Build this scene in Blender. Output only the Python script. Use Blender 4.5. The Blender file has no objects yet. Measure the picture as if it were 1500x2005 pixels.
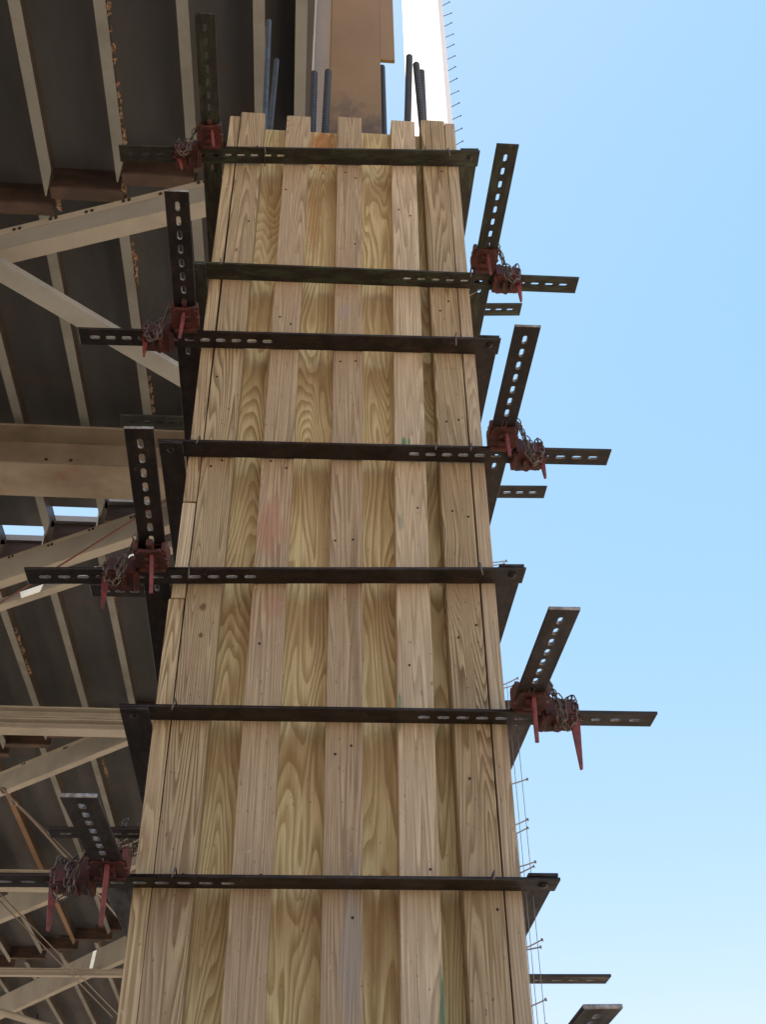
import bpy, bmesh, math, random
from mathutils import Vector, Matrix, Euler
random.seed(7)
S = bpy.context.scene
COL = S.collection

# ------------------------------------------------------------------ camera
def cam_axes(yaw, pitch, roll):
    f = Vector((math.sin(yaw)*math.cos(pitch), math.cos(yaw)*math.cos(pitch), math.sin(pitch)))
    r = Vector((math.cos(yaw), -math.sin(yaw), 0)); u = r.cross(f)
    c, s = math.cos(roll), math.sin(roll)
    return c*r + s*u, -s*r + c*u, f
r_, u_, f_ = cam_axes(0.084423595, 0.660556253, -0.0156172721)
cd = bpy.data.cameras.new('camera'); cam = bpy.data.objects.new('camera', cd); COL.objects.link(cam)
cam.matrix_world = Matrix(((r_.x, u_.x, -f_.x, 0.342803), (r_.y, u_.y, -f_.y, -2.454647),
                           (r_.z, u_.z, -f_.z, 1.6), (0, 0, 0, 1)))
cd.sensor_fit = 'HORIZONTAL'; cd.sensor_width = 36; cd.lens = 2210.33/1500*36
cd.clip_start = 0.05; cd.clip_end = 3000
S.camera = cam

# ------------------------------------------------------------------ light
SUN = Vector((-0.36, -0.15, 0.92)).normalized()          # towards the sun
w = bpy.data.worlds.new('World'); S.world = w; w.use_nodes = True
nt = w.node_tree; nt.nodes.clear()
sky = nt.nodes.new('ShaderNodeTexSky'); sky.sky_type = 'NISHITA'; sky.sun_disc = False
sky.sun_elevation = math.asin(SUN.z); sky.sun_rotation = math.atan2(SUN.x, SUN.y)
sky.air_density = 1.0; sky.dust_density = 1.6; sky.ozone_density = 0.0; sky.altitude = 0
bg = nt.nodes.new('ShaderNodeBackground'); bg.inputs[1].default_value = 0.15
wo = nt.nodes.new('ShaderNodeOutputWorld')
# response of the compact camera that took the picture: per-channel soft compression of the sky
sp_ = nt.nodes.new('ShaderNodeSeparateColor'); cb_ = nt.nodes.new('ShaderNodeCombineColor')
nt.links.new(sky.outputs[0], sp_.inputs[0])
for ch, (gain, power) in enumerate(((.85, .86), (1.33, .41), (1.74, .32))):
    pw = nt.nodes.new('ShaderNodeMath'); pw.operation = 'POWER'; pw.inputs[1].default_value = power
    ml = nt.nodes.new('ShaderNodeMath'); ml.operation = 'MULTIPLY'; ml.inputs[1].default_value = gain
    nt.links.new(sp_.outputs[ch], pw.inputs[0]); nt.links.new(pw.outputs[0], ml.inputs[0]); nt.links.new(ml.outputs[0], cb_.inputs[ch])
nt.links.new(cb_.outputs[0], bg.inputs[0])
nt.links.new(bg.outputs[0], wo.inputs[0])
sl = bpy.data.lights.new('sun', 'SUN'); sl.energy = 5.0; sl.angle = math.radians(0.5); sl.color = (1, 0.95, 0.87)
so = bpy.data.objects.new('sun', sl); COL.objects.link(so)
so.rotation_euler = SUN.to_track_quat('Z', 'Y').to_euler()
S.view_settings.view_transform = 'Standard'; S.view_settings.look = 'None'
S.view_settings.exposure = 1.5; S.view_settings.gamma = 1
S.view_settings.use_curve_mapping = False
S.cycles.max_bounces = 8; S.cycles.diffuse_bounces = 5

# ------------------------------------------------------------------ materials
class G:
    def __init__(s, name):
        s.m = bpy.data.materials.new(name); s.m.use_nodes = True
        s.t = s.m.node_tree; s.t.nodes.clear()
        s.out = s.n('ShaderNodeOutputMaterial'); s.b = s.n('ShaderNodeBsdfPrincipled')
        s.l(s.b.outputs[0], s.out.inputs[0])
    def n(s, t, **k):
        x = s.t.nodes.new(t)
        for a, v in k.items(): setattr(x, a, v)
        return x
    def l(s, a, b): s.t.links.new(a, b)
    def put(s, sock, v):
        if hasattr(v, 'is_output') or isinstance(v, bpy.types.NodeSocket): s.l(v, sock)
        elif isinstance(v, (tuple, list)) and len(v) == 3 and sock.type == 'RGBA': sock.default_value = (*v, 1)
        else: sock.default_value = v
    def math(s, op, a, b=0.0, c=0.0, clamp=False):
        x = s.n('ShaderNodeMath', operation=op, use_clamp=clamp)
        s.put(x.inputs[0], a); s.put(x.inputs[1], b); s.put(x.inputs[2], c); return x.outputs[0]
    def vmul(s, v, sc):
        x = s.n('ShaderNodeVectorMath', operation='MULTIPLY'); s.l(v, x.inputs[0]); x.inputs[1].default_value = sc
        return x.outputs[0]
    def vadd(s, v, o):
        x = s.n('ShaderNodeVectorMath', operation='ADD'); s.l(v, x.inputs[0]); s.put(x.inputs[1], o); return x.outputs[0]
    def noise(s, v, scale=1, detail=3, rough=.5, dist=0):
        x = s.n('ShaderNodeTexNoise'); s.l(v, x.inputs['Vector'])
        x.inputs['Scale'].default_value = scale; x.inputs['Detail'].default_value = detail
        x.inputs['Roughness'].default_value = rough; x.inputs['Distortion'].default_value = dist
        return x.outputs['Fac']
    def mix(s, f, a, b, mode='MIX'):
        x = s.n('ShaderNodeMix', data_type='RGBA', blend_type=mode)
        s.put(x.inputs[0], f); s.put(x.inputs[6], a); s.put(x.inputs[7], b); return x.outputs[2]
    def ramp(s, f, *st):
        x = s.n('ShaderNodeMapRange', interpolation_type='SMOOTHSTEP')
        s.put(x.inputs[0], f); x.inputs[1].default_value = st[0]; x.inputs[2].default_value = st[1]
        x.inputs[3].default_value = st[2] if len(st) > 2 else 0; x.inputs[4].default_value = st[3] if len(st) > 3 else 1
        return x.outputs[0]
    def coords(s, rnd=True):
        tc = s.n('ShaderNodeTexCoord'); v = tc.outputs['Object']
        if not rnd: return v, v
        oi = s.n('ShaderNodeObjectInfo')
        cb = s.n('ShaderNodeCombineXYZ')
        for i, k in enumerate((91.3, 47.7, 63.1)): s.l(s.math('MULTIPLY', oi.outputs['Random'], k), cb.inputs[i])
        return s.vadd(v, cb.outputs[0]), v
    def bump(s, h, strength=.3, dist=.002):
        x = s.n('ShaderNodeBump'); x.inputs['Strength'].default_value = strength; x.inputs['Distance'].default_value = dist
        s.l(h, x.inputs['Height']); s.l(x.outputs[0], s.b.inputs['Normal'])
    def fin(s, col, rough=.7, metal=0.0, spec=None):
        s.put(s.b.inputs['Base Color'], col); s.put(s.b.inputs['Roughness'], rough); s.put(s.b.inputs['Metallic'], metal)
        if spec is not None: s.b.inputs['Specular IOR Level'].default_value = spec
        return s.m

def wood(name, light, dark, stain, scale, rings, contrast, knot=.55, fibre=.5, blots=(), weather=None, stamt=.6, runoff_shade=None):
    """solid sawn pine or rotary-cut ply: contour lines of a stretched noise, fibres, stains, knots"""
    g = G(name); v, raw = g.coords()
    # knots
    vo = g.n('ShaderNodeTexVoronoi', feature='F1'); g.l(g.vmul(v, (7.5, 1.2, 2.1)), vo.inputs['Vector']); vo.inputs['Scale'].default_value = 1
    sel = g.n('ShaderNodeSeparateColor'); g.l(vo.outputs['Color'], sel.inputs[0])
    on = g.math('GREATER_THAN', sel.outputs[0], knot)
    kd = vo.outputs['Distance']
    pull = g.math('MULTIPLY', g.ramp(kd, 0.0, .42, 1, 0), on)
    core = g.math('MULTIPLY', g.ramp(kd, .05, .11, 1, 0), on)
    n = g.noise(g.vmul(v, scale), 1, 1.6, .45, .25)
    n = g.math('ADD', n, g.math('MULTIPLY', pull, .16))
    fine = g.noise(g.vmul(v, (scale[0]*5, scale[1]*5, scale[2]*6)), 1, 3, .55)
    n = g.math('ADD', n, g.math('MULTIPLY', fine, .012))
    saw = g.math('FRACT', g.math('MULTIPLY', n, rings))
    line = g.math('MULTIPLY', g.ramp(saw, .15, .86, 0, 1), g.ramp(saw, .90, .99, 1, 0))
    big = g.noise(g.vmul(v, (7, 7, 1.6)), 1, 3, .55, .4)
    amt = g.math('MULTIPLY', line, g.math('MULTIPLY', g.ramp(big, .25, .7, .55, 1), contrast))
    c = g.mix(amt, light, dark)
    fib = g.noise(g.vmul(v, (420, 420, 9)), 1, 3, .6)
    c = g.mix(fibre, c, g.mix(g.ramp(fib, .3, .7), (.55, .50, .45), (1.25, 1.25, 1.25)), 'MULTIPLY')
    st = g.noise(g.vadd(g.vmul(v, (9, 9, 2.6)), (5, 3, 8)), 1, 4, .6, .6)
    c = g.mix(g.math('MULTIPLY', g.ramp(st, .52, .72), stamt), c, stain)
    if weather:
        wn = g.noise(g.vadd(g.vmul(v, (14, 14, 5)), (15, 3, 1)), 1, 5, .65)
        c = g.mix(g.math('MULTIPLY', g.ramp(wn, .42, .68), .55), c, weather)
    tk = g.noise(g.vmul(v, (240, 240, 3.2)), 1, 2, .5)
    c = g.mix(g.math('MULTIPLY', g.ramp(tk, .60, .70), .30), c, dark)
    # cement specks and pale scuffs
    cs = g.noise(g.vadd(g.vmul(v, (75, 75, 50)), (9, 1, 4)), 1, 3, .6)
    c = g.mix(g.math('MULTIPLY', g.ramp(cs, .66, .71), .5), c, (.52, .50, .46))
    # specks and scuffs
    sp = g.noise(g.vmul(v, (130, 130, 60)), 1, 2, .5)
    c = g.mix(g.math('MULTIPLY', g.ramp(sp, .68, .74), .55), c, (.10, .07, .045))
    c = g.mix(g.math('MULTIPLY', g.ramp(kd, .04, .16, 1, 0), g.math('MULTIPLY', on, .7)), c, (.20, .10, .045))
    c = g.mix(g.math('MULTIPLY', core, .55), c, (.07, .035, .02))
    oi = g.n('ShaderNodeObjectInfo'); vr = g.math('FRACT', g.math('MULTIPLY', oi.outputs['Random'], 7.31))
    c = g.mix(vr, g.mix(1, c, (.86, .85, .84), 'MULTIPLY'), g.mix(1, c, (1.07, 1.06, 1.03), 'MULTIPLY'))
    for (x, z, rx, rz, colr, a) in blots:
        sub = g.vadd(raw, (-x, 0, -z)); sc = g.vmul(sub, (1/rx, 0, 1/rz))
        ln = g.n('ShaderNodeVectorMath', operation='LENGTH'); g.l(sc, ln.inputs[0])
        bn = g.noise(g.vmul(v, (55, 55, 14)), 1, 4, .65)
        d = g.math('ADD', ln.outputs['Value'], g.math('MULTIPLY', g.math('SUBTRACT', bn, .5), 1.6))
        c = g.mix(g.math('MULTIPLY', g.ramp(d, .45, 1.05, 1, 0), a), c, colr)
    if runoff_shade:      # rusty run-off plus painted bar shade, a dark band below each clamp
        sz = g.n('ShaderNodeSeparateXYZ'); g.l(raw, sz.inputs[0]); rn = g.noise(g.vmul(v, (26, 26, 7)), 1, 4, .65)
        for z in runoff_shade:
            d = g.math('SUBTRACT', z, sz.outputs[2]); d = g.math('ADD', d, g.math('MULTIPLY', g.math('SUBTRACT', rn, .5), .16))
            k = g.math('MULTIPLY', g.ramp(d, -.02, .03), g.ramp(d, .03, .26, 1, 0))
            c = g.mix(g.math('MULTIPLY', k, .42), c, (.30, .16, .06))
    h = g.math('ADD', g.math('MULTIPLY', line, .35), g.math('MULTIPLY', fib, .6))
    g.bump(h, .35, .0012)
    return g.fin(c, .78, 0, .25)

LUM_L = (.58, .475, .29); LUM_D = (.25, .17, .085)
M = {}
M['lumber'] = wood('weathered_lumber', LUM_L, LUM_D, (.30, .205, .125), (13, 13, .55), 26, 1.0, knot=.80, fibre=.42, weather=(.42, .32, .21), stamt=.45)
M['lumber_knots'] = wood('knotty_lumber', LUM_L, LUM_D, (.30, .205, .125), (13, 13, .55), 26, 1.0, knot=.70, fibre=.42, weather=(.42, .32, .21), stamt=.45,
    blots=((.003, .49, .012, .017, (.15, .075, .045), .85), (.004, .405, .007, .009, (.13, .065, .04), .85), (-.01, 1.9, .006, .012, (.1, .06, .04), .7), (-.01, -.62, .01, .014, (.17, .09, .05), .7)))
M['lumber_pink'] = wood('pinkish_lumber', (.54, .435, .285), (.27, .19, .115), (.36, .26, .165), (17, 17, .5), 26, .85, knot=.86, fibre=.5, weather=(.42, .325, .22), stamt=.4)
M['lumber_pale'] = wood('pale_lumber', (.66, .56, .385), (.37, .275, .17), (.40, .30, .19), (15, 15, .5), 26, .85, knot=.9, fibre=.45, weather=(.48, .38, .27), stamt=.35)
M['lumber_red'] = wood('lumber_with_red_chalk', (.54, .435, .285), (.27, .19, .115), (.36, .26, .165), (17, 17, .5), 26, .85, knot=.86, fibre=.5,
    blots=((-.005, .76, .05, .13, (.44, .17, .12), .42), (.01, .50, .04, .05, (.44, .19, .15), .3), (.036, .20, .009, .02, (.10, .05, .03), .9)), weather=(.42, .325, .22), stamt=.4)
M['lumber_green'] = wood('lumber_with_green_marks', (.66, .56, .385), (.37, .275, .17), (.40, .30, .19), (15, 15, .5), 26, .85, knot=.9, fibre=.45,
    blots=((-.018, 1.07, .009, .035, (.08, .24, .12), .9), (-.003, 1.08, .006, .02, (.08, .24, .12), .8), (.040, -.50, .007, .12, (.07, .20, .11), .85), (-.040, .20, .005, .07, (.12, .25, .16), .7), (-.03, .78, .008, .03, (.2, .3, .2), .5)),
    weather=(.48, .38, .27), stamt=.35)
M['lumber_grey'] = wood('lumber_with_grey_stain', (.54, .43, .28), (.27, .19, .115), (.36, .26, .165), (17, 17, .5), 26, .85, knot=.9, fibre=.5,
    blots=((.02, -.36, .03, .22, (.27, .27, .27), .5), (-.01, 1.62, .022, .04, (.34, .27, .37), .3)), weather=(.42, .325, .22), stamt=.4)
M['ply_stained'] = wood('stained_pine_plywood', (.90, .755, .41), (.42, .275, .10), (.50, .29, .12), (8, 8, 1.0), 32, .82, knot=.93, fibre=.36, stamt=.5, runoff_shade=[z-2.685 for z in (5.09, 4.46, 4.14, 3.70, 3.27, 2.875, 2.468)], blots=((.105, 2.60, .06, .16, (.50, .19, .045), .75), (.085, 2.15, .03, .25, (.42, .2, .06), .5), (-.07, 2.2, .03, .2, (.40, .22, .08), .5)))
M['ply'] = wood('pine_plywood', (.90, .755, .41), (.42, .275, .10), (.50, .29, .12), (8, 8, 1.0), 32, .82, knot=.93, fibre=.36, stamt=.5, runoff_shade=[z-2.685 for z in (5.09, 4.46, 4.14, 3.70, 3.27, 2.875, 2.468)])
M['ply_edge'] = wood('plywood_side', (.50, .37, .19), (.30, .17, .06), (.32, .2, .08), (6, 6, .9), 15, .7, fibre=.3)

def steel_paint(name, base, dirt, rust=.15, rough=.55, grime=None):
    g = G(name); v, raw = g.coords()
    n = g.noise(v, 1.7, 5, .6); c = g.mix(g.ramp(n, .35, .75), base, dirt)
    n2 = g.noise(g.vmul(v, (3, 3, 3)), 1, 8, .7, .5)
    c = g.mix(g.math('MULTIPLY', g.ramp(n2, .62 - rust*.3, .74), rust*3), c, (.16, .085, .04))
    f = g.noise(v, 60, 3, .6); c = g.mix(.25, c, g.mix(f, (.6, .6, .6), (1.3, 1.3, 1.3)), 'MULTIPLY')
    if grime:       # concrete dirt and rust left near the form top
        sz = g.n('ShaderNodeSeparateXYZ'); g.l(raw, sz.inputs[0]); gn_ = g.noise(v, 7, 6, .7, .5)
        d = g.math('ADD', sz.outputs[2], g.math('MULTIPLY', g.math('SUBTRACT', gn_, .5), .9))
        c = g.mix(g.math('MULTIPLY', g.ramp(d, grime-.12, grime+.22, 1, 0), .8), c, (.055, .036, .022))
    g.bump(f, .12, .002); return g.fin(c, rough)
M['cream'] = steel_paint('cream_steel_paint', (.39, .37, .32), (.29, .275, .23), .12)
M['cream_dirty'] = steel_paint('dirty_cream_steel_paint', (.25, .215, .165), (.15, .12, .085), .3)
M['skylit_grey'] = steel_paint('skylit_grey_steel', (.31, .32, .305), (.23, .235, .22), .08)  # cool sky light painted into the colour of the braces
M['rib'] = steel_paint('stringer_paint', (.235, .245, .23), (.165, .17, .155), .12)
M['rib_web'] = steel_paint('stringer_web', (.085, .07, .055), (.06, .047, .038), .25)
M['rusty'] = steel_paint('rusty_stringer', (.25, .15, .085), (.17, .10, .05), .3)
M['tan'] = steel_paint('tan_column_paint', (.27, .168, .06), (.20, .12, .042), .12, .5, 5.66)
M['white'] = steel_paint('white_sheathing', (.82, .82, .79), (.74, .74, .72), 0, .6)
M['pale'] = steel_paint('pale_grey_paint', (.86, .86, .83), (.78, .79, .77), .03)

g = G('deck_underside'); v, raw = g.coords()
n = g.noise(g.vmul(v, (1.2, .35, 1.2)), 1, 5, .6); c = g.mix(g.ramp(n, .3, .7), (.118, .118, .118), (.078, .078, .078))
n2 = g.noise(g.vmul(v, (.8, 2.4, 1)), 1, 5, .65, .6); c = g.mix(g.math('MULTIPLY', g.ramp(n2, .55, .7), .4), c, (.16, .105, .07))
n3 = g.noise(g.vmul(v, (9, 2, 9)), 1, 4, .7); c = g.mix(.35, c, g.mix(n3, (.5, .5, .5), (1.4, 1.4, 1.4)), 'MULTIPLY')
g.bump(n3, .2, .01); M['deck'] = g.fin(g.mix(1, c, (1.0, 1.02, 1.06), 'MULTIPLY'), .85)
g = G('rusty_diaphragm'); v, raw = g.coords()
n = g.noise(g.vmul(v, (3, 3, 8)), 1, 5, .6); c = g.mix(g.ramp(n, .3, .7), (.10, .062, .045), (.045, .032, .028))
M['diaphragm'] = g.fin(c, .85)

g = G('black_bar_steel'); v, raw = g.coords()
n = g.noise(v, 22, 6, .65, .4); c = g.mix(g.ramp(n, .35, .7), (.014, .012, .012), (.040, .027, .024))
n2 = g.noise(g.vmul(v, (6, 30, 30)), 1, 5, .7); c = g.mix(g.math('MULTIPLY', g.ramp(n2, .56, .72), .55), c, (.12, .066, .045))
sp2 = g.noise(g.vmul(v, (70, 110, 110)), 1, 3, .6); c = g.mix(g.math('MULTIPLY', g.ramp(sp2, .66, .72), .5), c, (.20, .18, .16))
g.bump(n, .25, .001)
M['bar'] = g.fin(c, g.ramp(n2, .3, .8, .42, .75), .25)
g = G('worn_skylit_steel'); v, raw = g.coords()
n = g.noise(v, 90, 4, .6); M['worn_skylit'] = g.fin(g.mix(g.ramp(n, .35, .65), (.42, .41, .40), (.22, .20, .18)), .5, .2)  # worn ends; on slot walls the pale tone is painted-in sky light
g = G('mossy_bar_steel'); v, raw = g.coords()
n = g.noise(v, 22, 6, .65, .4); c = g.mix(g.ramp(n, .35, .7), (.022, .021, .018), (.040, .036, .026))
n2 = g.noise(g.vmul(v, (9, 40, 40)), 1, 5, .7); c = g.mix(g.math('MULTIPLY', g.ramp(n2, .48, .62), .7), c, (.060, .085, .048))
n3 = g.noise(g.vmul(v, (7, 25, 25)), 3, 5, .7); c = g.mix(g.math('MULTIPLY', g.ramp(n3, .6, .7), .6), c, (.14, .085, .05))
g.bump(n, .3, .001); M['bar_moss'] = g.fin(c, .65, .15)
g = G('red_oxide_casting'); v, raw = g.coords()
n = g.noise(v, 30, 5, .65, .4); c = g.mix(g.ramp(n, .35, .68), (.125, .028, .021), (.040, .018, .015))
n2 = g.noise(v, 75, 4, .7); c = g.mix(g.math('MULTIPLY', g.ramp(n2, .55, .68), .6), c, (.06, .032, .026))
g.bump(n2, .5, .002); M['red'] = g.fin(c, .6)
g = G('red_wedge_paint'); v, raw = g.coords()
n = g.noise(v, 40, 5, .65); c = g.mix(g.ramp(n, .38, .65), (.26, .055, .05), (.13, .03, .028)); M['wedge'] = g.fin(c, .5)
g = G('galvanised_chain'); v, raw = g.coords()
n = g.noise(v, 60, 4, .6); c = g.mix(g.ramp(n, .35, .65), (.19, .17, .145), (.07, .05, .04)); M['chain'] = g.fin(c, .42, .4)
g = G('epoxy_rebar'); v, raw = g.coords()
n = g.noise(v, 35, 4, .6); c = g.mix(g.ramp(n, .4, .66), (.045, .062, .085), (.075, .070, .07)); g.bump(n, .3, .001); M['rebar'] = g.fin(c, .5, .2)
g = G('blue_rebar'); v, raw = g.coords()
n = g.noise(v, 35, 4, .6); c = g.mix(g.ramp(n, .4, .66), (.07, .105, .15), (.05, .065, .085)); g.bump(n, .3, .001); M['rebar_blue'] = g.fin(c, .5, .1)
g = G('nail_steel'); M['nail'] = g.fin((.33, .31, .29), .4, .6)
g = G('bent_nail_steel'); M['nail_bent'] = g.fin((.16, .14, .12), .5, .5)
g = G('dark_nail'); M['nail_dark'] = g.fin((.035, .028, .024), .6, .2)
g = G('string'); M['string'] = g.fin((.32, .33, .36), .8)
g = G('cable_steel'); M['cable'] = g.fin((.16, .13, .11), .5, .4)
g = G('rust_cable'); M['cable_rust'] = g.fin((.13, .05, .035), .7, .1)
g = G('mortar'); v, raw = g.coords(); n = g.noise(v, 25, 5, .6)
M['mortar'] = g.fin(g.mix(n, (.36, .25, .16), (.14, .085, .05)), .9)
g = G('dry_ground'); v, raw = g.coords(False)
n = g.noise(v, .35, 7, .65); c = g.mix(g.ramp(n, .3, .7), (.38, .30, .215), (.29, .22, .15))
n2 = g.noise(v, 18, 5, .7); c = g.mix(.4, c, g.mix(n2, (.55, .55, .55), (1.35, 1.35, 1.35)), 'MULTIPLY'); g.bump(n2, .5, .02)
M['ground'] = g.fin(c, .95)

# ------------------------------------------------------------------ mesh helpers
def link(name, me, mat=None, parent=None, loc=(0, 0, 0), rot=(0, 0, 0)):
    o = bpy.data.objects.new(name, me); COL.objects.link(o)
    if mat is not None and me is not None and not me.materials: me.materials.append(mat)
    o.parent = parent; o.location = loc; o.rotation_euler = rot
    return o
def empty(name, label, cat, loc=(0, 0, 0), group=None, rot=(0, 0, 0)):
    o = bpy.data.objects.new(name, None); COL.objects.link(o); o.location = loc; o.rotation_euler = rot
    o.empty_display_size = .1; tag(o, label, cat, group); return o
def tag(o, label=None, cat=None, group=None, kind=None):
    if label: o['label'] = label
    if cat: o['category'] = cat
    if group: o['group'] = group
    if kind: o['kind'] = kind
    return o
def bm_box(bm, x0, x1, y0, y1, z0, z1, bev=0):
    r = bmesh.ops.create_cube(bm, size=1)
    for v in r['verts']:
        v.co = Vector(((x0+x1)/2 + v.co.x*(x1-x0), (y0+y1)/2 + v.co.y*(y1-y0), (z0+z1)/2 + v.co.z*(z1-z0)))
    if bev:
        ed = list({e for v in r['verts'] for e in v.link_edges})
        bmesh.ops.bevel(bm, geom=ed, offset=bev, segments=2, profile=.6, affect='EDGES')
def fin(bm, name, smooth=False):
    bmesh.ops.recalc_face_normals(bm, faces=bm.faces)
    me = bpy.data.meshes.new(name); bm.to_mesh(me); bm.free()
    if smooth:
        for p in me.polygons: p.use_smooth = True
    return me
def box_me(name, sx, sy, sz, bev=0):
    bm = bmesh.new(); bm_box(bm, -sx/2, sx/2, -sy/2, sy/2, -sz/2, sz/2, bev); return fin(bm, name)
def bm_tube(bm, pts, rad, n=8, closed=False, caps=True):
    pts = [Vector(p) for p in pts]; m = len(pts)
    rads = rad if isinstance(rad, (list, tuple)) else [rad]*m
    rings = []; prev = None
    for i, p in enumerate(pts):
        a = pts[(i-1) % m] if (closed or i > 0) else p; b = pts[(i+1) % m] if (closed or i < m-1) else p
        t = (b-a).normalized()
        if prev is None:
            s = t.orthogonal().normalized()
        else:
            s = prev - t*prev.dot(t); s = s.normalized() if s.length > 1e-6 else t.orthogonal().normalized()
        prev = s; q = t.cross(s)
        rings.append([bm.verts.new(p + rads[i]*(math.cos(2*math.pi*k/n)*s + math.sin(2*math.pi*k/n)*q)) for k in range(n)])
    for i in range(m if closed else m-1):
        A, B = rings[i], rings[(i+1) % m]
        for k in range(n): bm.faces.new((A[k], A[(k+1) % n], B[(k+1) % n], B[k]))
    if not closed and caps: bm.faces.new(rings[0][::-1]); bm.faces.new(rings[-1])
def tube_me(name, pts, rad, n=8, **k):
    bm = bmesh.new(); bm_tube(bm, pts, rad, n, **k); return fin(bm, name, True)
def bm_prism(bm, poly, axis_a, axis_b, depth_vec, org=(0, 0, 0)):
    """closed polygon (a,b) in the plane axis_a/axis_b, extruded along depth_vec"""
    A, B, D, O = Vector(axis_a), Vector(axis_b), Vector(depth_vec), Vector(org)
    v0 = [bm.verts.new(O + A*a + B*b) for a, b in poly]; v1 = [bm.verts.new(O + A*a + B*b + D) for a, b in poly]
    bm.faces.new(v0); bm.faces.new(v1[::-1])
    for i in range(len(poly)):
        j = (i+1) % len(poly); bm.faces.new((v0[j], v0[i], v1[i], v1[j]))

def beam_between(name, p, q, sect, mat, parent=None, z=None):
    """prismatic steel member from p to q (bottom line); sect = list of boxes (x0,x1,z0,z1) across the member; origin at p"""
    p, q = Vector(p), Vector(q); d = q-p; L = d.length
    bm = bmesh.new()
    for (a0, a1, b0, b1) in sect: bm_box(bm, a0, a1, 0, L, b0, b1)
    me = fin(bm, name)
    o = link(name, me, mat, parent, p); o.rotation_euler = (math.asin(d.z/L), 0, math.atan2(-d.x, d.y)); return o

# ------------------------------------------------------------------ ground
gm = bmesh.new(); bmesh.ops.create_grid(gm, x_segments=40, y_segments=40, size=1500)
go = link('ground', fin(gm, 'ground'), M['ground']); tag(go, 'dry bare earth ground under the bridge', kind='structure')

# ------------------------------------------------------------------ bridge deck
ZR = 8.60; ZS = 8.84         # underside of the stringer flanges / underside of the slab
deck = empty('bridge_deck', 'dark underside of a bridge deck carried on pale stringers at upper left', 'bridge deck', (-4, 0, ZR))
def ext(xs, n, s):
    xs = list(xs)
    while len(xs) < n: xs.insert(0, xs[0]-s)
    return xs
# spans: (stringer x positions at near end, drift to far end, y0(x), y1(x))
J1 = lambda x: 2.56 + (-.29)*(x+.56)*1.0
J2 = lambda x: 6.66 + (-.60)*(x+1.55)
J3 = lambda x: 11.9 - .5*(x+3.26)
J4 = lambda x: 20.3 - .85*(x+3.45)
J5 = lambda x: 29.0 - .8*(x+4.5)
spans = [
 (ext([-1.64, -1.10, -.575, -.086, .187], 26, .54), lambda x: -22.0, J1, .0),  # unseen run behind the camera, lengthened to block sky and ground bounce
 (ext([-2.31, -1.717, -1.136, -.575, -.05], 24, .58), lambda x: J1(x)+.16, J2, -.01),
 (ext([-3.05, -2.43, -1.82, -1.22, -.62, -.05], 22, .62), lambda x: J2(x)+.175, J3, -.02),
 (ext([-3.92, -3.17, -2.52, -1.85, -1.2, -.6, -.05], 20, .73), lambda x: J3(x)+.2, J4, -.02),
 (ext([-4.3, -3.5, -2.75, -2.0, -1.3, -.6, -.05], 19, .78), lambda x: J4(x)+.25, J5, -.02),
 (ext([-4.4, -3.6, -2.8, -2.0, -1.3, -.6, -.05], 19, .8), lambda x: J5(x)+.25, lambda x: 48.0 - .3*x, -.02),
]
def stringer_me(L, skew_cut=.22):
    bm = bmesh.new(); f = .038
    # bottom flange, pointed (coped) at its far end
    poly = [(-f, 0), (f, 0), (f, L-skew_cut), (-f*.75, L), (-f, L)]
    bm_prism(bm, poly, (1, 0, 0), (0, 1, 0), (0, 0, .014))
    n0 = len(bm.faces)
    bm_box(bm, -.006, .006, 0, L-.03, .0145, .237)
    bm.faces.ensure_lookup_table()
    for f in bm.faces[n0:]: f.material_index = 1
    return fin(bm, 'stringer')
for si, (xs, y0, y1, _) in enumerate(spans):
    for i, x in enumerate(xs):
        a, b = y0(x), y1(x)
        st = link('stringer', stringer_me(b-a), M['rusty'] if (si == 3 and abs(x+3.92) < .01) or (si == 1 and i == 3) else M['rib'], deck,
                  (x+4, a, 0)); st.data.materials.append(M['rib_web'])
        # slab bay to the right of this stringer
        x2 = xs[i+1] if i+1 < len(xs) else x + .07
        if i+1 == len(xs): x2 = .275 if si == 0 else .24
        xm = (x+x2)/2; a, b = y0(xm), y1(xm)
        if x2 - x > .03:
            bm = bmesh.new(); bm_box(bm, -(x2-x)/2+.002, (x2-x)/2-.002, 0, b-a, .240, .31, 0)
            if False: bm.free(); bm = bmesh.new(); bm_box(bm, -(x2-x)/2+.002, (x2-x)/2-.002, 4.2, b-a, .240, .40, 0)
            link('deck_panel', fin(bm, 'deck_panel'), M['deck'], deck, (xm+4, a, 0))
            # end diaphragm across the bay, under the joint
            if si < 5:
                bm = bmesh.new(); bm_box(bm, -(x2-x)/2+.004, (x2-x)/2-.004, -.012, .012, .03, .232)
                bm_box(bm, -(x2-x)/2+.004, (x2-x)/2-.004, -.05, .05, .004, .0295)
                dy = b+.055 if si != 1 else b+.30
                d = link('diaphragm', fin(bm, 'diaphragm'), M['diaphragm'], deck, (xm+4, dy, .0))
                if si != 1:      # joint closed by a strip of slab
                    nx = spans[si+1][1](xm) - b
                    bm = bmesh.new(); bm_box(bm, -(x2-x)/2+.002, (x2-x)/2-.002, .002, nx+.15, .262, .42)
                    link('joint_strip', fin(bm, 'joint_strip'), M['diaphragm'], deck, (xm+4, b, 0))
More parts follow.
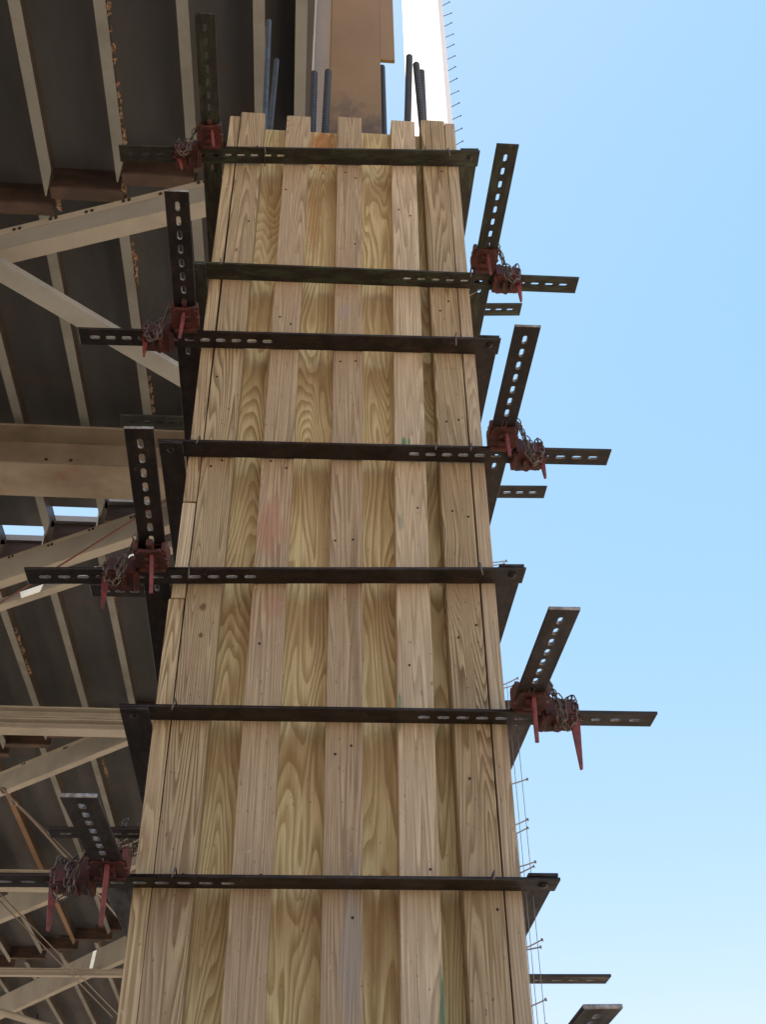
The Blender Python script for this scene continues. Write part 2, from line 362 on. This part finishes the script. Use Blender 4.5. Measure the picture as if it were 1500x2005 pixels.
# squeezed-out mortar along some stringers
def mortar_me(L, n):
    bm = bmesh.new()
    for k in range(n):
        y = random.uniform(0, L); s = random.uniform(.012, .032)
        r = bmesh.ops.create_icosphere(bm, subdivisions=1, radius=s*.75)
        for v in r['verts']:
            v.co = Vector((v.co.x*random.uniform(.5, .9) + random.uniform(-.012, .014), v.co.y*random.uniform(.8, 1.8)+y, v.co.z*random.uniform(.6, 1.1)+random.uniform(-.01, .03)))
    return fin(bm, 'mortar_squeeze')
for (x, y, L, n) in [(-1.055, 1.15, 1.25, 36), (-.07, .1, 2.2, 30), (-1.09, 3.25, .5, 20), (-1.09, 4.75, .8, 30), (-1.095, 2.7, .3, 14), (-1.6, 2.85, .3, 14), (-1.78, 8.2, .4, 14), (-3.0, 9.0, 1.1, 26),
                     (-3.12, 15.8, 3.0, 60), (-2.45, 17, 2.4, 46), (-2.4, 12.2, .8, 12), (-3.45, 20.4, .7, 20), (-2.72, 21.0, .8, 20), (-1.8, 7.4, .5, 12)]:
    o = link('mortar_squeeze', mortar_me(L, n), M['mortar'], deck, (x+4, y, .02)); o['kind'] = 'stuff'

# ------------------------------------------------------------------ floor beams and bracing
def bolt_me():
    bm = bmesh.new(); bmesh.ops.create_cone(bm, cap_ends=True, segments=6, radius1=.014, radius2=.012, depth=.012); return fin(bm, 'bolt')
BOLT = bolt_me(); BOLT.materials.append(M['nail_dark'])
def floor_beam(x0, x1, y, zb, zt, fw, label, grp, mat='cream', skew=0, bolts=()):
    e = empty('floor_beam', label, 'steel beam', (x0, y, zb), grp); L = x1-x0
    t = .022
    def part(n, b0, b1, c0, c1, m):
        bm = bmesh.new(); bm_box(bm, 0, L, b0, b1, c0, c1, .004); return link(n, fin(bm, n), M[m], e)
    part('bottom_flange', 0, fw, 0, t, mat); part('web', fw/2-.007, fw/2+.007, t+.001, zt-zb-t-.001, mat)
    part('top_flange', 0, fw, zt-zb-t, zt-zb, mat)
    for bx in bolts:
        link('bolt', BOLT, None, e, (bx-x0, fw/2-.014, (zt-zb)*.52), (math.pi/2, 0, 0))
    return e
BG = 'floor beams crossing under the bridge deck'
floor_beam(-14, .15, 5.25, 8.0, 8.46, .46, 'deep tan steel beam with two bolt heads beside the column at mid height', BG, 'cream_dirty', bolts=(-2.02, -1.80))
floor_beam(-14, .2, 10.27, 8.0, 8.145, .20, 'lower of two thin cream beams stacked together left of the column', BG)
floor_beam(-14, .2, 10.27, 8.152, 8.30, .20, 'upper of two thin cream beams stacked together left of the column', BG)
floor_beam(-14, .2, 15.84, 8.0, 8.3, .2, 'cream beam just above the lowest slotted bar at left', BG)
floor_beam(-14, .2, 20.67, 8.0, 8.14, .12, 'thin cream beam near the bottom left with wires crossing it', BG)
floor_beam(-14, .2, 26.1, 8.0, 8.36, .45, 'wide pale grey beam at the bottom left edge of the picture', BG, 'pale')

def brace(p, q, web, fl, label, tf=0.0, mat='cream', webmat='skylit_grey', bolts=0):
    """channel brace: web faces the viewer's side, bottom flange turned back, small top lip with bolts"""
    p, q = Vector(p), Vector(q); d = q-p; L = d.length
    e = empty('diagonal_brace', label, 'steel brace', p, 'diagonal braces under the bridge deck', (0, 0, math.atan2(d.y, d.x)))
    bm = bmesh.new(); bm_box(bm, 0, L, 0, .012, .0135, web, .002); link('web', fin(bm, 'web'), M[webmat], e)
    bm = bmesh.new(); bm_box(bm, 0, L, 0, fl, 0, .013, .002); link('bottom_flange', fin(bm, 'bottom_flange'), M[mat], e)
    if tf:
        bm = bmesh.new(); bm_box(bm, 0, L, -.004, -.001, web-tf, web, .001); link('edge_strip', fin(bm, 'edge_strip'), M[mat], e)
    for k in range(bolts):
        for o_ in (0, .045):
            link('bolt', BOLT, None, e, (L*(k+.4)/bolts + o_, -.008, web-.045 + (.02 if k % 2 else 0)), (math.pi/2, 0, 0))
    return e
# bottom web line endpoints measured on the plane z = 8.1
def ray_at(p, dz):      # same line of sight, other height  (used only to keep member depths right)
    return p
brace((-3.60, 3.58, 8.1), (.20, 2.24, 8.1), .25, .125, 'pale brace with peach lower flange and bolt holes, topmost at left', .07, bolts=14)
brace((-3.30, 8.0-.42, 8.1), (.20, 5.52, 8.1), .30, .11, 'pale brace crossed by a dark rusty line below the sky slits', .05, bolts=8)
brace((-3.35, 8.02, 8.1), (.20, 5.86, 8.1), .09, .09, 'thinner brace tucked below the one crossed by a rusty line', 0)
brace((-5.6, 14.05, 8.1), (.2, 9.0, 8.1), .32, .10, 'pale brace rising to the column just below the two stacked beams', .05, bolts=9)
brace((-6.6, 19.7, 8.1), (.2, 12.6, 8.1), .42, .12, 'pale brace passing behind the lowest slotted bar at left', 0)
brace((-7.2, 25.9, 8.1), (.2, 15.8, 8.1), .45, .12, 'pale brace at lower left, above the thin beam with wires', 0)
# flat grey brace crossing the other way
p, q = Vector((-3.05, 2.07, 7.90)), Vector((.2, 4.74, 7.90)); d = q-p
e = empty('diagonal_brace', 'flat light grey brace falling from left edge down to the column', 'steel brace', p, 'diagonal braces under the bridge deck', (0, 0, math.atan2(d.y, d.x)))
bm = bmesh.new(); bm_box(bm, 0, d.length, -.088, .088, 0, .05, .004); link('tube', fin(bm, 'tube'), M['skylit_grey'], e)
# cables
def cable(name, label, pts, r, mat, cat='cable', grp=None):
    o0 = Vector(pts[0]); me = tube_me(name, [Vector(p)-o0 for p in pts], r, 6)
    o = link(name, me, M[mat], None, o0); tag(o, label, cat, grp); return o
cable('rust_line', 'thin dark rusty line crossing the brace below the sky slits', [(-3.4, 7.97, 7.85), (-.9, 5.48, 7.85)], .009, 'cable_rust')
tb = empty('turnbuckle_cable', 'dark cable with shiny turnbuckle hanging at the left edge', 'cable', (-3.55, 11.3, 7.8))
link('wire_rope', tube_me('wire_rope', [(-.2, -.8, 0), (.06, .24, 0), (.3, 1.3, 0), (.64, 3.1, 0), (1.4, 7.5, 0)], .016, 6), M['cable'], tb)
link('wire_rope', tube_me('wire_rope', [(.22, .95, .02), (.7, 3.1, .04), (1.46, 7.5, .1)], .008, 6), M['cable'], tb)
for k, (x, y) in enumerate(((.085, .36), (.16, .72))):
    bm = bmesh.new(); bm_tube(bm, [(x-.02, y-.08, 0), (x, y, 0), (x+.02, y+.08, 0)], [.02, .045, .02], 8); link('clip', fin(bm, 'clip', True), M['chain'], tb)
cable('thin_wire', 'upper of two parallel thin wires at lower left', [(-4.55, 15.0, 8.0), (-3.3, 23.6, 8.0)], .011, 'cable', 'wire', 'pair of thin wires')
cable('thin_wire', 'lower of two parallel thin wires at lower left', [(-4.65, 15.1, 8.0), (-3.45, 23.7, 8.0)], .011, 'cable', 'wire', 'pair of thin wires')
cable('guy_wire', 'pale thin wire rising to the column behind the lowest arm at left', [(-2.9, 14.6, 7.9), (-1.3, 12.4, 7.9)], .012, 'chain', 'wire')
cable('hanging_cord', 'short black cord hanging in front of the pale beam, bottom left', [(-5.25, 24.7, 8.3), (-5.22, 24.75, 7.9), (-5.1, 24.8, 7.4), (-5.05, 24.8, 7.0)], .02, 'nail_dark', 'cord')
o0 = Vector((-9, 22.6, 8.0))
pp = link('curved_pipe', tube_me('curved_pipe', [Vector(p)-o0 for p in [(-9, 22.6, 8.05), (-6.3, 22.9, 8.02), (-5.6, 23.3, 7.95), (-5.0, 23.9, 7.9), (-4.4, 24.6, 7.9), (-3.2, 25.2, 7.9)]], .07, 10), M['cream'], None, o0)
tag(pp, 'cream pipe curving along the bottom left under the deck', 'pipe')

# ------------------------------------------------------------------ white column beyond
wc = empty('white_column', 'tall bright white sheathed column standing behind, right of the steel column', 'column', (1.27, 3.2, 0))
bm = bmesh.new(); bm_box(bm, -.13, .14, -.2, .4, 0, 15, .006); link('sheathing', fin(bm, 'sheathing'), M['white'], wc)
bm = bmesh.new(); bm_box(bm, .142, .185, -.17, .4, 0, 15, .004); link('side_board', fin(bm, 'side_board'), M['pale'], wc)
def nail_me(L=.06, r=.0022):
    bm = bmesh.new(); bm_tube(bm, [(0, 0, 0), (L*.6, 0, .002), (L, 0, .004)], r, 6); bm_tube(bm, [(L, 0, .004), (L+.003, 0, .0042)], r*2.3, 8); return fin(bm, 'nail')
NAIL = nail_me(.048, .0016); NAIL.materials.append(M['nail'])
NAILB = nail_me(.095, .0035); NAILB.materials.append(M['nail_dark'])
for k in range(17):
    link('nail', NAILB, None, wc, (.183, -.12, 9.45 + k*.19), (random.uniform(-.2, .2), -.42 + random.uniform(-.15, .15), -.25))

# ------------------------------------------------------------------ steel column inside the form
sc = empty('steel_column', 'tan painted steel column rising out of the wooden form', 'column', (.475, .2, 0))
def scp(n, x0, x1, y0, y1, z0, z1, m, b=.002):
    bm = bmesh.new(); bm_box(bm, x0, x1, y0, y1, z0, z1, b); return link(n, fin(bm, n), M[m], sc)
scp('front_flange', -.105, .112, 0, .02, 0, 8.5, 'tan')
scp('web', -.008, .008, .0205, .2195, 0, 8.5, 'tan')
scp('rear_flange', -.105, .112, .22, .24, 0, 8.5, 'tan')
scp('splice_plate', .112, .175, .002, .018, 6.16, 8.5, 'tan')
scp('cover_plate', -.178, -.095, .243, .26, 0, 8.5, 'pale')
scp('cover_edge', -.186, -.176, .20, .262, 0, 8.5, 'pale')

# ------------------------------------------------------------------ rebar
def rebar_me(L, r=.012):
    bm = bmesh.new(); pts = []; rad = []; z = 0
    while z < L:
        pts += [(0, 0, z), (0, 0, z+.010), (0, 0, z+.012), (0, 0, z+.017)]; rad += [r, r, r*1.22, r*1.22]; z += .019
    pts.append((0, 0, z)); rad.append(r*.8)
    bm_tube(bm, pts, rad, 10); me = fin(bm, 'rebar'); return me
def rebar(p, q, label, mat='rebar', r=.012):
    p, q = Vector(p), Vector(q); d = q-p
    o = link('rebar', rebar_me(d.length, r), M[mat], None, p); o.rotation_euler = d.to_track_quat('Z', 'Y').to_euler()
    tag(o, label, 'rebar', 'rebar standing up out of the column form')
rebar((.14, .12, 4.9), (.10, .12, 6.25), 'tallest blue ribbed rebar at the left of the form top', 'rebar_blue', .010)
rebar((.108, .5, 5.2), (.118, .5, 6.60), 'blue ribbed rebar leaning just right of the tallest one', 'rebar_blue', .010)
rebar((.31, .1, 4.9), (.305, .1, 5.835), 'dark rebar, left one of two in front of the pale plate')
rebar((.350, .1, 4.9), (.362, .1, 5.865), 'dark rebar touching the left edge of the steel column')
rebar((.628, .5, 5.2), (.622, .5, 6.60), 'grey rebar half hidden at the right edge of the steel column', 'rebar', .012)
rebar((.655, .1, 4.9), (.70, .1, 6.02), 'lone rebar against the blue sky right of the steel column')
rebar((.755, .1, 4.9), (.727, .1, 5.96), 'taller of two crossed rebars in front of the white column')
rebar((.80, .5, 5.2), (.812, .5, 6.57), 'shorter of two crossed rebars in front of the white column')

# ------------------------------------------------------------------ column form
W, D = .846, .66
ZT = 5.385; ZB = .0
form = empty('column_form', 'tall wooden column form of plywood sheets and upright boards', 'column form', (W/2, D/2, 0))
def fpart(name, x0, x1, y0, y1, z0, z1, mat, bev=.0025, lean=0.0, label=None, split=True):
    cx, cy, cz = (x0+x1)/2, (y0+y1)/2, (z0+z1)/2
    bm = bmesh.new(); bm_box(bm, -(x1-x0)/2, (x1-x0)/2, -(y1-y0)/2, (y1-y0)/2, -(z1-z0)/2, (z1-z0)/2, bev)
    # slight bow and twist so no edge is ruler straight
    L = z1-z0
    if L > 1.2:
        geom = list(bm.verts)+list(bm.edges)+list(bm.faces)
        for k in range(1, 10):
            geom = list(bm.verts)+list(bm.edges)+list(bm.faces)
            bmesh.ops.bisect_plane(bm, geom=geom, plane_co=(0, 0, -L/2+L*k/10), plane_no=(0, 0, 1))
        a = random.uniform(-.0022, .0022); ph = random.uniform(0, 6); tw = random.uniform(-.008, .008)
        for v in bm.verts:
            t = v.co.z/L
            dx = a*math.sin(t*7+ph); x, y = v.co.x, v.co.y; an = tw*t
            v.co.x = x*math.cos(an)-y*math.sin(an)+dx; v.co.y = x*math.sin(an)*.3+y
    o = link(name, fin(bm, name), M[mat], form, (cx-W/2, cy-D/2, cz)); o.rotation_euler = (0, lean, 0)
    if label: o['label'] = label
    return o
T = .038; P = .019; F = .066      # side board, sheet and front board thickness
# plywood sheets (front in three widths, joints behind the boards)
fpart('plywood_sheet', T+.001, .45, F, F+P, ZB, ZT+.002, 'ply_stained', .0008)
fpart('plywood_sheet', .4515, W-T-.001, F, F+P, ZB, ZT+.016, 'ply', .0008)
fpart('plywood_sheet', T+.001, W-T-.001, D-T-P, D-T, ZB, ZT-.02, 'ply_edge', .0008)
fpart('plywood_sheet', T, T+P, F+P+.001, D-T-P-.001, ZB, ZT-.03, 'ply_edge', .0008)
fpart('plywood_sheet', W-T-P, W-T, F+P+.001, D-T-P-.001, ZB, ZT-.03, 'ply_edge', .0008)
# front boards
fpart('board', .0375, .1265, .0005, F-.0005, ZB, 5.392, 'lumber_knots', label='greyish board with knots and long grain, second from left', lean=.0015)
fpart('board', .2055, .2945, .0, F-.0005, ZB, 5.386, 'lumber_red', label='board with a red chalk patch halfway up', lean=.0025)
fpart('board', .4045, .4935, .0, F-.0005, ZB, 5.398, 'lumber_grey', label='middle board with a blue grey stain near the bottom')
fpart('board', .5775, .6665, .0, F-.0005, ZB, 5.396, 'lumber_green', label='pale board with small green marks', lean=.010)
fpart('board', .7165, .8055, .0005, F-.0005, ZB, 5.41, 'lumber', label='brownish board with a fine cross crack near the bottom')
# corner boards of the side panels, edge on to the viewer
fpart('corner_board', 0, T-.002, .0, .089, 3.527, 5.362, 'lumber', lean=.0)
fpart('corner_board', .001, T-.002, .001, .089, 3.212, 3.523, 'lumber_pale', .0025)
fpart('corner_board', -.004, T-.0025, .0, .089, ZB, 3.208, 'lumber', .0025)
fpart('corner_board', W-T+.0005, W, .0005, .089, ZB, 5.397, 'lumber_pale')
for (x0, x1) in ((0, T-.001), (W-T+.001, W)):
    for k in range(3):
        y0 = .195+k*.135; fpart('board', x0, x1, y0, y0+.089, ZB, 5.36+.02*random.random(), 'lumber')
    fpart('corner_board', x0, x1, D-.089, D, ZB, 5.37, 'lumber')
for x0 in (.0395, .2045, .3785, .5525, .7175):
    fpart('board', x0, x0+.089, D-T+.0005, D, ZB, 5.37+.02*random.random(), 'lumber')

# nail heads on the boards
HEAD = None
bm = bmesh.new(); bmesh.ops.create_cone(bm, cap_ends=True, segments=8, radius1=.0032, radius2=.0032, depth=.002)
HEAD = fin(bm, 'nail_head'); HEAD.materials.append(M['nail_dark'])
rr = random.Random(3)
bx = [.082, .25, .449, .622, .761]
for i, x in enumerate(bx):
    z = 1.9 + rr.uniform(0, .2)
    while z < 5.3:
        for s in ((-1, 1) if rr.random() < .45 else (rr.choice((-1, 1)),)):
            lean = (.010 if i == 3 else .0)*(z-2.7)
            link('nail_head', HEAD, None, form, (x + s*.022 + lean + rr.uniform(-.008, .008)-W/2, -.0006-D/2, z+rr.uniform(-.03, .03)), (math.pi/2, 0, 0))
        z += rr.uniform(.3, .75)
# nails sticking out of the right-hand side, with strings
NZ = [4.45, 3.72, 3.395, 3.375, 3.36, 3.01, 2.995, 2.905, 2.895, 2.73, 2.635, 2.62, 2.53, 2.52, 2.36, 2.35, 2.235, 2.19]
for k, z in enumerate(NZ):
    link('nail', NAIL, None, form, (W/2-.004, -D/2+.03+.022*(k % 3), z), (random.uniform(-.1, .1), random.uniform(-.38, -.05), random.uniform(-.35, .15)))
for dx, y, z0, z1 in ((.014, .03, 2.0, 3.0), (.034, .05, 2.0, 3.0), (.010, .05, 1.9, 2.62)):
    link('string', tube_me('string', [(W/2+dx, -D/2+y, z1), (W/2+dx+.001, -D/2+y, z0)], .0008, 5), M['string'], form)

# ------------------------------------------------------------------ column clamps
BL, BW, BT, PITCH = 1.28, .0635, .008, .047
def bar_mesh():
    cu = bpy.data.curves.new('bar', 'CURVE'); cu.dimensions = '2D'; cu.fill_mode = 'BOTH'
    cu.extrude = BT/2-.0012; cu.bevel_depth = .0012; cu.bevel_resolution = 0
    def spl(pts):
        s = cu.splines.new('POLY'); s.points.add(len(pts)-1)
        for k, (x, y) in enumerate(pts): s.points[k].co = (x, y, 0, 1)
        s.use_cyclic_u = True
    spl([(0, -BW/2), (BL, -BW/2), (BL, BW/2), (0, BW/2)])
    for k in range(12):
        cx = BL-.046-PITCH*k; a, r = .0085, .0066
        pts = []
        for i in range(6): an = -math.pi/2+math.pi*i/5; pts.append((cx+a+r*math.cos(an), r*math.sin(an)))
        for i in range(6): an = math.pi/2+math.pi*i/5; pts.append((cx-a+r*math.cos(an), r*math.sin(an)))
        spl(pts)
    o = bpy.data.objects.new('tmp_bar', cu); COL.objects.link(o)
    me = bpy.data.meshes.new_from_object(o.evaluated_get(bpy.context.evaluated_depsgraph_get()))
    bpy.data.objects.remove(o); me.name = 'slotted_bar'; me.materials.clear()
    for p in me.polygons:
        if abs(p.normal.z) < .9 and (abs(p.center.y) < BW/2-.003 and (p.center.x > .02)): p.material_index = 1
    return me
BAR = bar_mesh(); BAR.materials.append(M['bar']); BAR.materials.append(M['worn_skylit'])
BARM = BAR.copy(); BARM.materials.clear(); BARM.materials.append(M['bar_moss']); BARM.materials.append(M['worn_skylit'])
bm = bmesh.new(); bmesh.ops.create_uvsphere(bm, u_segments=12, v_segments=8, radius=.011)
for v in bm.verts: v.co.z *= .45
RIV = fin(bm, 'rivet', True); RIV.materials.append(M['bar'])

def casting_mesh(seed):
    """cast wedge block that hooks round a bar lying along +X; origin at bar centre line, x=0 the face that bears on the other bar"""
    rg = random.Random(seed); bm = bmesh.new()
    # lower saddle plate with ragged outline
    poly = [(.0, -.040), (.018, -.047), (.040, -.042), (.052, -.052), (.066, -.041), (.098, -.039), (.112, -.030), (.108, .006), (.116, .030), (.094, .041), (.070, .038), (.058, .050), (.040, .043), (.014, .048), (-.006, .036), (-.010, .0), (-.004, -.03)]
    bm_prism(bm, poly, (1, 0, 0), (0, 1, 0), (0, 0, .013), (0, 0, -.026))
    # cheeks either side of the bar
    for s in (-1, 1):
        pr = [(-.002, -.020), (.110, -.020), (.112, .012), (.090, .030), (.064, .026), (.050, .038), (.030, .034), (.018, .046), (-.004, .040)]
        bm_prism(bm, pr, (1, 0, 0), (0, 0, 1), (0, .012*s, 0), (0, s*.0335, 0))
    # top keeper and upstanding jaw
    bm_box(bm, .012, .098, -.034, .034, .012, .024, .003)
    bm_box(bm, -.012, .006, -.036, .036, -.034, .040, .004)
    bm_box(bm, .030, .046, -.017, .017, -.040, -.014, .003)
    bm_box(bm, .066, .080, -.017, .017, -.038, -.014, .003)
    # lug with hook for the chain
    bm_prism(bm, [(.10, -.012), (.128, -.008), (.134, .010), (.120, .018), (.10, .014)], (1, 0, 0), (0, 0, 1), (0, .016, 0), (0, -.008, 0))
    bmesh.ops.bevel(bm, geom=[e for e in bm.edges if e.calc_length() > .012], offset=.0014, segments=1, affect='EDGES')
    for v in bm.verts: v.co += Vector((rg.uniform(-1, 1), rg.uniform(-1, 1), rg.uniform(-1, 1)))*.0007
    for v in bm.verts: v.co.x *= .72; v.co.y *= .88; v.co.z *= .76
    return fin(bm, 'wedge_casting')
CAST = [casting_mesh(1), casting_mesh(2)]
for c_ in CAST: c_.materials.append(M['red'])
def wedge_mesh():
    bm = bmesh.new(); L = .132
    vs = []
    for z, wx in ((.0, .0125), (-L*.9, .0042), (-L, .003)):
        vs.append([bm.verts.new((x, y, z)) for x, y in ((-wx*.4, -.0045), (wx*1.6, -.0045), (wx*1.6, .0045), (-wx*.4, .0045))])
    bm.faces.new(vs[0]); bm.faces.new(vs[-1][::-1])
    for a, b in zip(vs, vs[1:]):
        for k in range(4): bm.faces.new((a[k], b[k], b[(k+1) % 4], a[(k+1) % 4]))
    bmesh.ops.bevel(bm, geom=list(bm.edges), offset=.0012, segments=1, affect='EDGES')
    return fin(bm, 'wedge')
WEDGE = wedge_mesh(); WEDGE.materials.append(M['wedge'])

def add_link(bm, c, d, up, L=.023, w=.0068, r=.0018):
    d = d.normalized(); s = (up - d*up.dot(d)); s = s.normalized() if s.length > 1e-4 else d.orthogonal().normalized()
    pts = []
    for k in range(10):
        a = 2*math.pi*k/10; x = math.cos(a); y = math.sin(a)
        pts.append(c + d*(L/2-w)*(1 if x > 0 else -1 if abs(x) > .2 else 0) + d*w*x + s*w*y)
    bm_tube(bm, pts, r, 5, closed=True)
def chain_mesh(path):
    bm = bmesh.new(); path = [Vector(p) for p in path]
    # smooth resample
    seg = []; 
    for i in range(len(path)-1):
        p0 = path[max(i-1, 0)]; p1 = path[i]; p2 = path[i+1]; p3 = path[min(i+2, len(path)-1)]
        for k in range(12):
            t = k/12; seg.append(.5*((2*p1)+(-p0+p2)*t+(2*p0-5*p1+4*p2-p3)*t*t+(-p0+3*p1-3*p2+p3)*t**3))
    seg.append(path[-1]); d = 0; last = seg[0]; nx = 0; k = 0
    for a, b in zip(seg, seg[1:]):
        L = (b-a).length
        while d+L > nx:
            t = (nx-d)/L; c = a.lerp(b, t); dr = (b-a)
            up = Vector((.3, -1, .2)) if k % 2 else Vector((.2, .3, 1)) if abs(dr.normalized().z) < .7 else Vector((1, .2, 0))
            add_link(bm, c, dr, up); nx += .0178; k += 1
        d += L
    return fin(bm, 'chain', True)

def joint(parent, ox, oy, su, sv, zf, zs, seed, drop1=.0, drop2=.0, chain=True, outer=True):
    """joint at the crossing (ox,oy): su = outward sign along x of the front/back bar, sv = outward sign along y of the side bar"""
    rg = random.Random(seed)
    hx, hy = (.034, .034)
    a = 0 if su > 0 else math.pi
    if outer: c1 = link('wedge_casting', CAST[seed % 2], None, parent, (ox+su*(hx+.012), oy, zf), (rg.uniform(-.06, .06), rg.uniform(-.05, .05), a+rg.uniform(-.03, .03)))
    b = math.pi/2 if sv > 0 else -math.pi/2
    c2 = link('wedge_casting', CAST[(seed+1) % 2], None, parent, (ox, oy+sv*(hy+.012), zs), (rg.uniform(-.06, .06), rg.uniform(-.05, .05), b+rg.uniform(-.03, .03)))
    if outer: link('wedge', WEDGE, None, parent, (ox+su*(hx+.082), oy+.002, zf+.055-drop1), (0, rg.uniform(-.12, .05)*su, 0 if su > 0 else math.pi))
    link('wedge', WEDGE, None, parent, (ox+.002, oy+sv*(hy+.066), zs+.055-drop2), (rg.uniform(-.1, .1), rg.uniform(.0, .12), b))
    if chain:
        j = lambda s=.008: rg.uniform(-s, s)
        path = [(su*.03, sv*.125, .035), (su*.045, sv*.105, .03+j()), (su*.065, sv*.07, .01+j()), (su*.078, sv*.050, -.025+j()), (su*.09, sv*.044, -.055+j()), (su*.108, sv*.043, -.042+j()),
                (su*.118, sv*.042, .0+j()), (su*.112, sv*.040, .03), (su*.10, sv*.0, .034), (su*.105, sv*-.02, .02)]
        ch = link('chain', chain_mesh(path), M['chain'], parent, (ox, oy, zf))
        path = [(su*.035, sv*.11, .03), (su*.055, sv*.085, .02+j()), (su*.07, sv*.060, -.01+j()), (su*.074, sv*.050, -.04+j()), (su*.086, sv*.047, -.033+j()), (su*.088, sv*.046, .01), (su*.078, sv*.043, .034)]
        ch = link('chain', chain_mesh(path), M['chain'], parent, (ox, oy, zf))

def clamp(kind, zl, zr, label, moss=False, drops=(.0, .0), tilt=0.0, seed=1, arm=0.0):
    """kind 'A': slotted ends meet front right and back left; 'B': front left and back right"""
    x0, x1 = (-.34, .913) if kind == 'B' else (-.06, 1.2)
    sl_ = (zr-zl)/(x1-x0); zc = zl + sl_*(W/2-x0)
    c = empty('column_clamp', label, 'clamp', (W/2, D/2, zc), 'slotted steel bar clamps round the column form')
    c.rotation_euler = (tilt, -math.atan(sl_), 0)
    cx, cy = W/2, D/2; bar = BARM if moss else BAR
    dz = .0088
    if kind == 'A':
        L = [(-.078, -.034, 0, 0), (-.043, -.067, math.pi/2, -dz), (W+.036, D+.075, -math.pi/2, dz), (W+.078, D+.034, math.pi, 0)]
        rv = [(-.044, -.040), (W+.040, D+.040)]; jn = [(W+.036, -.034, 1, -1), (-.043, D+.034, -1, 1)]
    else:
        L = [(W+.072, -.034, math.pi, 0), (W+.036, -.067, math.pi/2, dz), (-.043, D+.075, -math.pi/2, dz), (-.078, D+.034, 0, 0)]
        rv = [(W+.040, -.040), (-.044, D+.040)]; jn = [(-.043, -.034, -1, -1), (W+.036, D+.034, 1, 1)]
    rg = random.Random(seed)
    for k, (x, y, a, z) in enumerate(L):
        th = -arm/.51 if k == 2 else rg.uniform(-.002, .002)          # each bar sags or rises a little in its wedges
        link('bar', bar, None, c, (x-cx, y-cy, z + (.769*math.sin(th) if k == 2 else 0)), (0, th, a + rg.uniform(-.006, .006)))
    for (x, y) in rv:
        for z in (-.0135 if kind == 'A' else -.005, .014 if kind == 'B' else .006):
            link('rivet', RIV, None, c, (x-cx, y-cy, z))
    for i, (x, y, su, sv) in enumerate(jn):
        zs = 0 + dz
        if kind == 'A' and i == 1: zs = -dz
        joint(c, x-cx, y-cy, su, sv, 0, zs, seed*3+i, drops[0], drops[1], chain=(i == 0 or seed == 6), outer=(i == 0))
    return c
clamp('B', 5.034, 5.133, 'topmost clamp with mossy bars just below the board tops', True, (.0, .02), seed=1, arm=0.018)
clamp('A', 4.444, 4.473, 'second clamp from the top, slotted arm rising at right', True, (.02, .02), seed=2, arm=-0.01)
clamp('B', 4.116, 4.157, 'third clamp from the top, slotted ends crossing at left', False, (.0, .03), seed=3, arm=0.03)
clamp('A', 3.688, 3.711, 'fourth clamp from the top, above the red chalk patch', False, (.0, .01), seed=4, arm=-0.018)
clamp('B', 3.241, 3.293, 'fifth clamp from the top, below the red chalk patch', False, (.02, .045), seed=5, arm=0.045)
clamp('A', 2.866, 2.884, 'sixth clamp from the top, chain and spread red wedges at right', False, (.06, .05), seed=6, arm=-0.03)
clamp('B', 2.464, 2.471, 'seventh clamp from the top, thick bundle of chain at left', False, (.03, .06), seed=7, arm=-0.04)
clamp('A', 2.064, 2.084, 'lowest clamp, only its raised arm tip seen at bottom right', False, (.03, .03), seed=8).location.x -= .025

# bent nails holding the bars
def bent_nail(x, z, L=.05, s=1):
    me = tube_me('bent_nail', [(0, 0, .004), (0, -.072, .004), (.001*s, -.078, -.002), (.005*s, -.080, -L)], .0021, 6)
    o = link('bent_nail', me, M['nail_bent'], form, (x-W/2, -D/2+.002, z))
for x, z, L in ((.145, 5.062, .03), (.80, 5.124, .05), (.035, 4.456, .03), (.845, 4.474, .05), (.78, 4.166, .06), (.035, 3.70, .03), (.80, 3.714, .03),
                (.045, 3.268, .05), (.795, 3.300, .04), (.05, 2.880, .03), (.775, 2.482, .02), (.09, 2.478, .02), (.70, 3.712, .03)):
    bent_nail(x, z, L, random.choice((-1, 1)))
